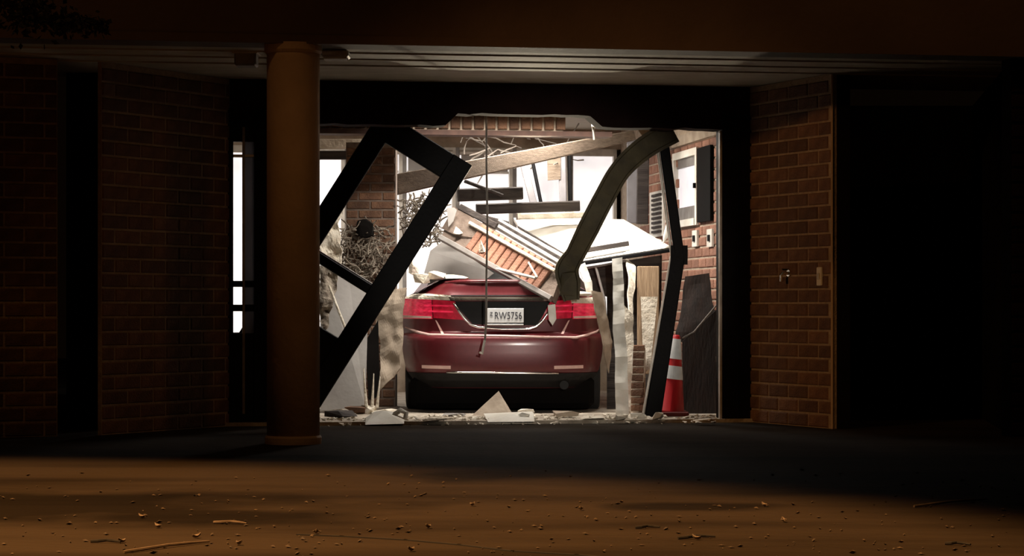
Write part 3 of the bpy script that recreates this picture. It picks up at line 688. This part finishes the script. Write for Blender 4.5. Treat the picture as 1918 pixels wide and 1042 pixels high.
text('Z', .05, C(pcx-.125, yp-.0075, pcz+.012), parent=pl, sx=.8)
# white bracket dangling at the boot's right end
tag(obj('torn_bracket', MB().hull([P(1026, 572, 19.9), P(1040, 570, 19.9), P(1042, 598, 19.9), P(1035, 610, 19.9), P(1028, 600, 19.9), P(1026, 572, 19.93), P(1040, 570, 19.93), P(1035, 610, 19.93)]), 'alu'), 'torn pale metal bracket dangling beside the right tail light', 'bracket')

# ------------------------------------------------------------------ rubble on the boot
def chunk(name, cx_, cy_, Y, w_, h_, d_, mat, n=14, parent=None, squish=1.0):
    c0 = P(cx_, cy_, Y); pts = []
    for _ in range(n):
        v = Vector((rng(-1, 1), rng(-1, 1), rng(-1, 1))); v = v/max(abs(v.x), abs(v.y), abs(v.z))*rng(.8, 1)
        pts.append(c0+Vector((v.x*w_/2, v.y*d_/2, v.z*h_/2)))
    return obj(name, MB().hull(pts), mat, parent)
for a_ in (( 790, 522, 20.25, .16, .10, .16, 'white plaster lump on the boot, leftmost'), (817, 516, 20.35, .18, .09, .2, 'white plaster lump on the boot, middle'),
           (855, 519, 20.4, .22, .05, .2, 'flat white plaster flake on the boot, right of the lumps'), (1085, 550, 20.14, .22, .05, .15, 'pale plaster ridge on top of the right tail light'),
           (775, 500, 20.7, .10, .16, .1, 'upright white plaster stump behind the left boot corner')):
    tag(chunk('plaster_lump', a_[0], a_[1], a_[2], a_[3], a_[4], a_[5], 'plaster'), a_[6], 'rubble', 'plaster lumps on the car')

# ------------------------------------------------------------------ crumpled sheets beside the car
def crumple(name, quad, amp, mat, nu_=12, nv_=24, fr=5.0, seed=0, thick=.012):
    a_, b_, c_, d_ = [Vector(q) for q in quad]
    def fn(s, t_):
        p_ = (a_*(1-s)+b_*s)*(1-t_)+(d_*(1-s)+c_*s)*t_
        nz = noise.noise_vector(p_*fr+Vector((seed, 0, 0)))+.5*noise.noise_vector(p_*fr*2.3+Vector((0, seed, 0)))
        e = 0.25+.75*min(1, 4*min(s, 1-s))
        return p_+Vector((nz.x*amp*.5, nz.y*amp, nz.z*amp*.25))
    return obj(name, MB().grid(fn, nu_, nv_), mat, thick=thick)
tag(crumple('torn_strip', [P(1146, 486, 19.85), P(1166, 482, 19.85), P(1178, 781, 19.6), P(1154, 781, 19.6)], .024, 'white', seed=1), 'tall torn white strip standing just right of the car', 'panel')
tag(crumple('torn_strip', [P(1160, 560, 19.95), P(1187, 590, 19.95), P(1180, 779, 19.72), P(1162, 779, 19.72)], .03, 'plaster', seed=2), 'narrow dusty flap behind the tall torn white strip', 'panel')
tag(crumple('torn_strip', [P(1174, 484, 20.62), P(1190, 500, 20.62), P(1184, 600, 20.05), P(1178, 590, 20.05)], .03, 'plaster', seed=3), 'small white shred hanging beside the pine plank', 'panel')
tag(crumple('torn_strip', [P(1084, 500, 20.2), P(1098, 494, 20.2), P(1112, 552, 20.15), P(1100, 556, 20.15)], .03, 'white', 6, 12, seed=4), 'short white strip above the right tail light', 'panel')
tag(crumple('torn_strip', [P(1108, 545, 20.05), P(1126, 548, 20.2), P(1147, 640, 20.25), P(1140, 700, 20.25)], .03, 'tan', seed=9), 'dented dusty sheet along the right flank of the car', 'panel')
t = tag(obj('pine_plank', MB().cbox((P(1214, 600, 20.45)), (.20, .03, .98)), 'wood2'), 'bare pine plank standing between torn strip and black mullion', 'plank')
tag(obj('white_board', MB().prism([P(1200, 556, 20.3), P(1232, 556, 20.3), P(1218, 690, 20.2), P(1206, 700, 20.2)], (0, .02, 0)), 'plaster'), 'white tapered board before the pine plank', 'board')
t = thing('brick_chunk', 'upright chunk of red bricks with white mortar between car and mullion', 'brick chunk')
obj('mortar', MB().cbox((P(1195, 715, 20.15)), (.13, .10, .62)), 'mortar_in', t)
bmC = brick_mesh('brick', .13, .052, .03, 'brick')
for k in range(9):
    o = bpy.data.objects.new('brick', bmC); COL.objects.link(o); o.parent = t; q = P(1193, 764-k*14, 20.08); o.location = q+Vector((rng(-.012, .012), -.0, 0)); o.rotation_euler = (0, rng(-.08, .08), 0)
# left of the car
tag(obj('grey_board', MB().prism([P(600, 470, 20.45), P(652, 505, 20.45), P(690, 548, 20.4), P(684, 762, 20.1), P(600, 770, 20.1)], (0, .03, 0)), 'grey'), 'flat grey board leaning behind the fallen black door', 'board')
tag(crumple('crumpled_sheet', [P(706, 545, 20.5), P(762, 540, 20.35), P(752, 690, 20.2), P(712, 735, 20.2)], .06, 'tan', 14, 22, 4, seed=5), 'crumpled dusty tan sheet against the left flank of the car', 'sheet')
tag(crumple('crumpled_sheet', [P(600, 400, 20.9), P(637, 372, 20.9), P(640, 772, 20.72), P(602, 772, 20.72)], .08, 'plaster', 10, 40, 7, seed=6), 'pinkish white torn sheet between column and brick pier', 'sheet')
tag(crumple('crumpled_sheet', [P(600, 500, 20.35), P(634, 512, 20.35), P(612, 612, 20.2), P(600, 620, 20.2)], .07, 'insul', 10, 16, 7, seed=7), 'torn white shreds below the middle rail of the fallen door', 'sheet')
tag(obj('pale_lath', MB().bar(P(616, 535, 20.1), P(648, 618, 20.0), .022, .02), 'plaster'), 'thin pale lath leaning across the grey board', 'lath')
tag(obj('gap_shade_board', MB().prism([P(684, 640, 20.3), P(708, 600, 20.35), P(712, 742, 20.15), P(690, 750, 20.15)], (0, .04, 0)), 'dark'), 'added black sheet darkening the gap between grey board and crumpled tan sheet', 'board')  # black sheet put in to paint the dark gap
# shredded insulation: tangled strips, nobody could count them
def shreds(x0, x1, y0, y1, Y0, Y1, n, ln=.14):
    mb = MB()
    for _ in range(n):
        p_ = P(rng(x0, x1), rng(y0, y1), rng(Y0, Y1)); d = Vector((rng(-1, 1), rng(-.5, .5), rng(-1, 1))).normalized(); pa_ = [p_]
        for k in range(3):
            d = (d+Vector((rng(-.6, .6), rng(-.4, .4), rng(-.6, .6)))).normalized(); pa_.append(pa_[-1]+d*ln/3*rng(.5, 1.2))
        mb.tube(pa_, [rng(.003, .009) for _ in pa_], 4)
    return mb
tag(obj('shredded_insulation', shreds(642, 728, 425, 520, 21.1, 21.36, 300), 'insul'), 'tangle of shredded insulation in front of the brick pier', 'insulation', kind='stuff')
tag(obj('shredded_lath', shreds(756, 828, 372, 455, 21.25, 21.5, 260), 'insul'), 'tangle of shredded lath between brick pier and brick slab', 'lath', kind='stuff')
tag(obj('tangled_wires', shreds(855, 1060, 255, 300, 23.0, 23.3, 26, .35), 'wire'), 'tangle of thin wires in front of the bright back windows', 'wires', kind='stuff')
tag(chunk('dark_clump', 684, 428, 21.2, .17, .19, .2, 'dark', 40), 'dark round clump hanging before the brick pier', 'debris')
for i_, (x0, y0, x1, y1, lab) in enumerate(((686, 762, 681, 690, 'white splinter standing behind the door foot, leftmost'), (697, 764, 700, 700, 'white splinter standing beside the grey board, middle'), (706, 764, 712, 706, 'white splinter beside the crumpled tan sheet, rightmost'))):
    tag(obj('splinter', MB().bar(P(x0, y0, 19.9), P(x1, y1, 19.95), .03, .02, wd1=.008), 'plaster'), lab, 'splinter', 'splinters left of the car')

# ------------------------------------------------------------------ traffic cone and things on the right
cn = thing('traffic_cone', 'red traffic cone with two white collars at the right of the doorway', 'traffic cone')
Mc = Matrix.Translation(P(1249, 779, 19.6)*1.0) @ Matrix.Rotation(math.radians(7), 4, 'Y')
Mc.translation.z = FI
obj('base', MB().cbox((0, 0, .02), (.36, .36, .04)), 'cone_base', cn).matrix_world = Matrix.Translation(Vector((Mc.translation.x, Mc.translation.y, FI+.001)))
def cr_(z): return .155-(.155-.032)*z/.70
obj('body', MB().lathe([(cr_(0)+.01, .035), (cr_(.05), .05), (cr_(.62), .62), (cr_(.70), .70), (.02, .71)], 32, Mc), 'cone_red', cn, True)
obj('collar', MB().lathe([(cr_(.325)+.004, .325), (cr_(.44)+.004, .44)], 32, Mc), 'collar', cn)
obj('collar', MB().lathe([(cr_(.50)+.004, .50), (cr_(.675)+.004, .675)], 32, Mc), 'collar', cn)
tag(crumple('shadow_sheet', [P(1284, 518, 20.3), P(1328, 512, 20.3), P(1346, 640, 20.1), P(1262, 640, 20.1)], .04, 'shadowboard', 12, 14, 3, seed=8), 'dark buckled panel standing in for shadow behind the traffic cone', 'panel')  # dark sheet put where the wall lies in shadow
tag(obj('shadow_board', MB().prism([P(1278, 640, 20.05), P(1348, 575, 20.1), P(1350, 780, 20.0), P(1278, 780, 20.0)], (0, .03, 0)), 'shadowboard'), 'dark brown board standing in for the wall shadow right of the traffic cone', 'board')  # dark board covers the wall where shadow falls
tag(obj('loose_wire', MB().tube([P(1347, 566, 19.75), P(1325, 592, 19.7), P(1300, 622, 19.68), P(1278, 634, 19.66)], .007), 'wire'), 'thin wire curving down to the cone tip', 'wire')
tag(obj('white_lath', MB().prism([P(1259, 512, 19.75), P(1270, 508, 19.75), P(1258, 620, 19.65), P(1248, 610, 19.65)], (0, .02, 0)), 'white'), 'white lath beside the lower half of the bent mullion', 'lath')
tag(obj('thin_lath', MB().bar(P(1342, 668, 19.8), P(1349, 778, 19.7), .014, .02), 'wood'), 'thin brown lath standing at the right door jamb', 'lath')

# ------------------------------------------------------------------ rubble on the threshold
def gp_(x, y): Y = F*(CAMH-FI)/(y-HY); return P(x, y, Y)
tag(obj('triangular_slab', MB().prism([P(884, 779, 19.35), P(934, 733, 19.5), P(960, 776, 19.35), P(955, 781, 19.3)], (0, .05, 0)), 'tan'), 'triangular tan slab fragment standing under the bumper', 'rubble')
t = thing('ceiling_tile_piece', 'white torn board with a round bite lying below the bumper', 'board')
obj('sheet', MB().hull([P(908, 778, 18.95), P(1000, 775, 18.95), P(1001, 790, 18.66), P(914, 791, 18.66), P(997, 771, 19.0), P(906, 775, 19.0), P(960, 776, 18.8)]), 'white', t)
obj('curl', MB().hull([P(978+rng(-14, 18), 778+rng(-7, 7), 18.80+rng(-.05, .05)) for _ in range(10)]), 'white', t)
t = thing('broken_tile', 'white jagged board with holes lying at the fallen door foot', 'board')
obj('sheet', MB().hull([P(685, 783, 18.72), P(702, 771, 18.78), P(738, 772, 18.78), P(757, 783, 18.7), P(757, 794, 18.48), P(684, 796, 18.46), P(720, 769, 18.76), P(690, 779, 18.9), P(755, 779, 18.9)]), 'white', t)
obj('curl', MB().tube([P(738, 777, 18.7), P(750, 769, 18.7), P(761, 774, 18.68), P(759, 785, 18.66)], .022), 'white', t)
rub = [(640, 776, .30, .07, 'blackwood', 'dark rubble lump at the foot of the fallen door'), (665, 766, .2, .07, 'brick', 'reddish rubble lump left of the white splinters'), (718, 757, .26, .05, 'plaster', 'pale rubble flake behind the jagged board'),
       (690, 757, .16, .08, 'plaster', 'pale rubble lump at the foot of the splinters'), (850, 777, .22, .03, 'grey', 'thin grey flake left of the triangular slab'), (985, 757, .16, .05, 'white', 'small white lump right of the triangular slab'),
       (1060, 776, .24, .06, 'tan', 'tan rubble lump below the right tail light'), (1165, 782, .12, .05, 'plaster', 'white lump at the foot of the torn strip'), (1232, 779, .10, .07, 'plaster', 'white lump just left of the cone base'),
       (1196, 779, .16, .05, 'white', 'white rubble lump left of the black mullion foot'), (815, 786, .28, .03, 'plaster', 'flat pale flake between jagged board and triangular slab'), (1110, 783, .22, .03, 'plaster', 'flat pale flake beneath the right car flank'),
       (1320, 787, .20, .03, 'plaster', 'flat pale flake right of the cone')]
for (x, y, w_, h_, m_, lab) in rub:
    Y = min(19.9, F*(CAMH-FI-h_/2)/(y-HY)); o = chunk('rubble_lump', x, HY+(CAMH-FI-h_/2)*F/Y, Y, w_, h_, w_*.6, m_)
    tag(o, lab, 'rubble', 'rubble lumps on the threshold')
mb = MB()
for _ in range(420):
    u = rng(-1.75, 1.8); v = abs(random.gauss(0, .35))*(1 if random.random() < .8 else -.35)
    s = rng(.008, .035); c0 = L(u, max(-.25, v), (FI if v > -.05 else 0)+s*.3)
    mb.hull([c0+Vector((rng(-1, 1)*s, rng(-1, 1)*s, rng(-.4, .6)*s)) for _ in range(6)])
tag(obj('plaster_crumbs', mb, 'plaster'), 'countless pale plaster crumbs strewn along the threshold', 'crumbs', kind='stuff')

# ------------------------------------------------------------------ fixtures on the right splayed wall
def on_right(x, y, off):
    k = (x-CX)/F; a_, b_ = Vector(RF), Vector(RN); d = b_-a_; s = (k*a_.y-a_.x)/(d.x-k*d.y); q = a_+d*s
    n_ = Vector((d.y, -d.x)).normalized(); n_ = n_ if n_.y < 0 else -n_
    return Vector((q.x+n_.x*off, q.y+n_.y*off, CAMH+(HY-y)*q.y/F)), Vector((d.x, d.y, 0)).normalized(), Vector((n_.x, n_.y, 0))
q, d_, n_ = on_right(1480, 512, .0)
t = thing('wall_tap', 'small chrome tap on the splayed brick wall', 'tap')
obj('flange', MB().tube([q+n_*.0, q+n_*.02], .028, 14), 'chrome', t)
obj('spout', MB().tube([q+n_*.02, q+n_*.07, q+n_*.085+Vector((0, 0, -.02)), q+n_*.085+Vector((0, 0, -.07))], .014), 'chrome', t)
obj('handle', MB().cbox(q+n_*.05+Vector((0, 0, .03)), (.05, .02, .02)), 'chrome', t)
q, d_, n_ = on_right(1538, 518, .0)
t = thing('door_plate', 'pale narrow wall plate near the outer edge of the splayed wall', 'wall plate')
Rw = Matrix((d_, -n_, Vector((0, 0, 1)))).transposed()
obj('cover', MB().cbox(q+n_*.012, (.07, .024, .15), Rw, .006), 'white', t); obj('button', MB().cbox(q+n_*.028, (.03, .012, .05), Rw, .004), 'alu', t)
# pale strip painting the lit outer corner of the splayed wall
obj('corner_highlight', MB().prism([Vector((RN[0]-.007, RN[1]-.009, 0)), Vector((RN[0]+.007, RN[1]-.009, 0)), Vector((RN[0]+.007, RN[1]+.01, 0)), Vector((RN[0]-.007, RN[1]+.01, 0))], (0, 0, SOF)), 'column', wr)

# ------------------------------------------------------------------ branch hanging before the fascia, upper left
t = thing('overhanging_branch', 'dark leafy branch hanging before the fascia at upper left', 'branch')
br = [P(-60, -60, 14.6), P(10, 5, 14.7), P(70, 30, 14.8), P(130, 42, 14.9), P(195, 45, 15.0)]
obj('stem', MB().tube(br, [.03, .022, .016, .01, .005], 6), 'bark', t)
mb = MB()
for _ in range(1800):
    k = random.random()**2.4; i_ = min(3, int(k*4)); c0 = br[i_].lerp(br[i_+1], k*4-i_)+Vector((random.gauss(0, .10), random.gauss(0, .10), random.gauss(.0, .07)-.0))*(1.5-1.2*k)
    a_ = Vector((rng(-1, 1), rng(-1, 1), rng(-1, .3))).normalized(); b_ = a_.cross(Vector((rng(-1, 1), rng(-1, 1), rng(-1, 1)))).normalized(); s = rng(.035, .07)
    mb.add([c0, c0+a_*s*.5+b_*s*.25, c0+a_*s, c0+a_*s*.5-b_*s*.25], [(0, 1, 2, 3)])
lv = obj('foliage', mb, 'leaf_dark', t); lv['kind'] = 'stuff'

# ------------------------------------------------------------------ litter on the forecourt
def ground(x, y): return P(x, y, F*CAMH/(y-HY))
mb = MB()
for _ in range(380):
    y = 872+170*random.random()**.7; c0 = ground(rng(-20, 1940), y)+Vector((0, 0, .003)); s = rng(.005, .018); a_ = rng(0, 6.28)
    up = rng(.1, .6)*s
    mb.hull([c0+Vector((math.cos(a_)*s, math.sin(a_)*s, 0)), c0+Vector((-math.cos(a_)*s, -math.sin(a_)*s, up*.5)), c0+Vector((-math.sin(a_)*s*.6, math.cos(a_)*s*.6, up)), c0+Vector((math.sin(a_)*s*.6, -math.cos(a_)*s*.6, up*.3)), c0+Vector((0, 0, up+.002)), c0-Vector((0, 0, .003))])
tag(obj('leaf_litter', mb, 'leaf'), 'dead leaf litter and grit strewn over the asphalt', 'leaf litter', kind='stuff')
for (x, y, lab) in ((368, 1009, 'pale curled leaf left of the long twig tip'), (296, 990, 'pale curled leaf standing up at lower left'), (266, 972, 'pale leaf in the dark streak at lower left'), (448, 1022, 'pale curled leaf right of the long twig tip'),
                    (592, 1001, 'pale curled leaf at the start of the tar joint'), (228, 1018, 'pale flat leaf beside the short dark twig'), (885, 949, 'pale leaf on the asphalt in front of the car'), (1088, 957, 'bright bit of litter right of centre'),
                    (1305, 1012, 'bright standing leaf on the asphalt at lower right'), (1432, 950, 'pale leaf in the dark patch at right'), (770, 1034, 'pale leaf just above the bottom edge'), (1468, 979, 'pale leaf right of the dark patch'), (802, 991, 'pale crumpled leaf left of centre, below the car')):
    c0 = ground(x, y); s = .018; a_ = rng(0, 6.28)
    mb = MB().grid(lambda i, j: c0+Vector((math.cos(a_)*(i-.5)*2*s-math.sin(a_)*(j-.5)*s*(1.6-3*abs(i-.5)), math.sin(a_)*(i-.5)*2*s+math.cos(a_)*(j-.5)*s*(1.6-3*abs(i-.5)), .004+.02*abs(j-.5)+.03*(i-.4)**2)), 6, 4)
    tag(obj('curled_leaf', mb, 'leafpale', thick=.0015), lab, 'leaf', 'pale curled leaves on the asphalt')
for (x0, y0, x1, y1, m_, lab) in ((232, 1038, 392, 1018, 'twig', 'long pale twig lying at lower left'), (170, 1018, 226, 1019, 'crack', 'short dark twig lying at lower left'), (1712, 952, 1850, 938, 'twig', 'thin pale twig in the shadow at far right'),
                              (400, 982, 462, 984, 'twig', 'short pale twig lying left of the tar joint'), (1270, 1012, 1340, 1009, 'crack', 'short dark twig beside the bright standing leaf'), (1190, 992, 1236, 991, 'crack', 'short dark twig on the asphalt right of centre'), (1770, 1022, 1818, 1024, 'crack', 'short dark twig at the lower right corner')):
    a_, b_ = ground(x0, y0)+Vector((0, 0, .008)), ground(x1, y1)+Vector((0, 0, .008)); mid = (a_+b_)/2+Vector((0, .02, .004))
    tag(obj('twig', MB().tube([a_, a_.lerp(mid, .5)+Vector((0, -.008, 0)), mid, mid.lerp(b_, .5)+Vector((0, .006, 0)), b_], [.006, .007, .006, .006, .004], 6), m_), lab, 'twig', 'twigs on the asphalt')
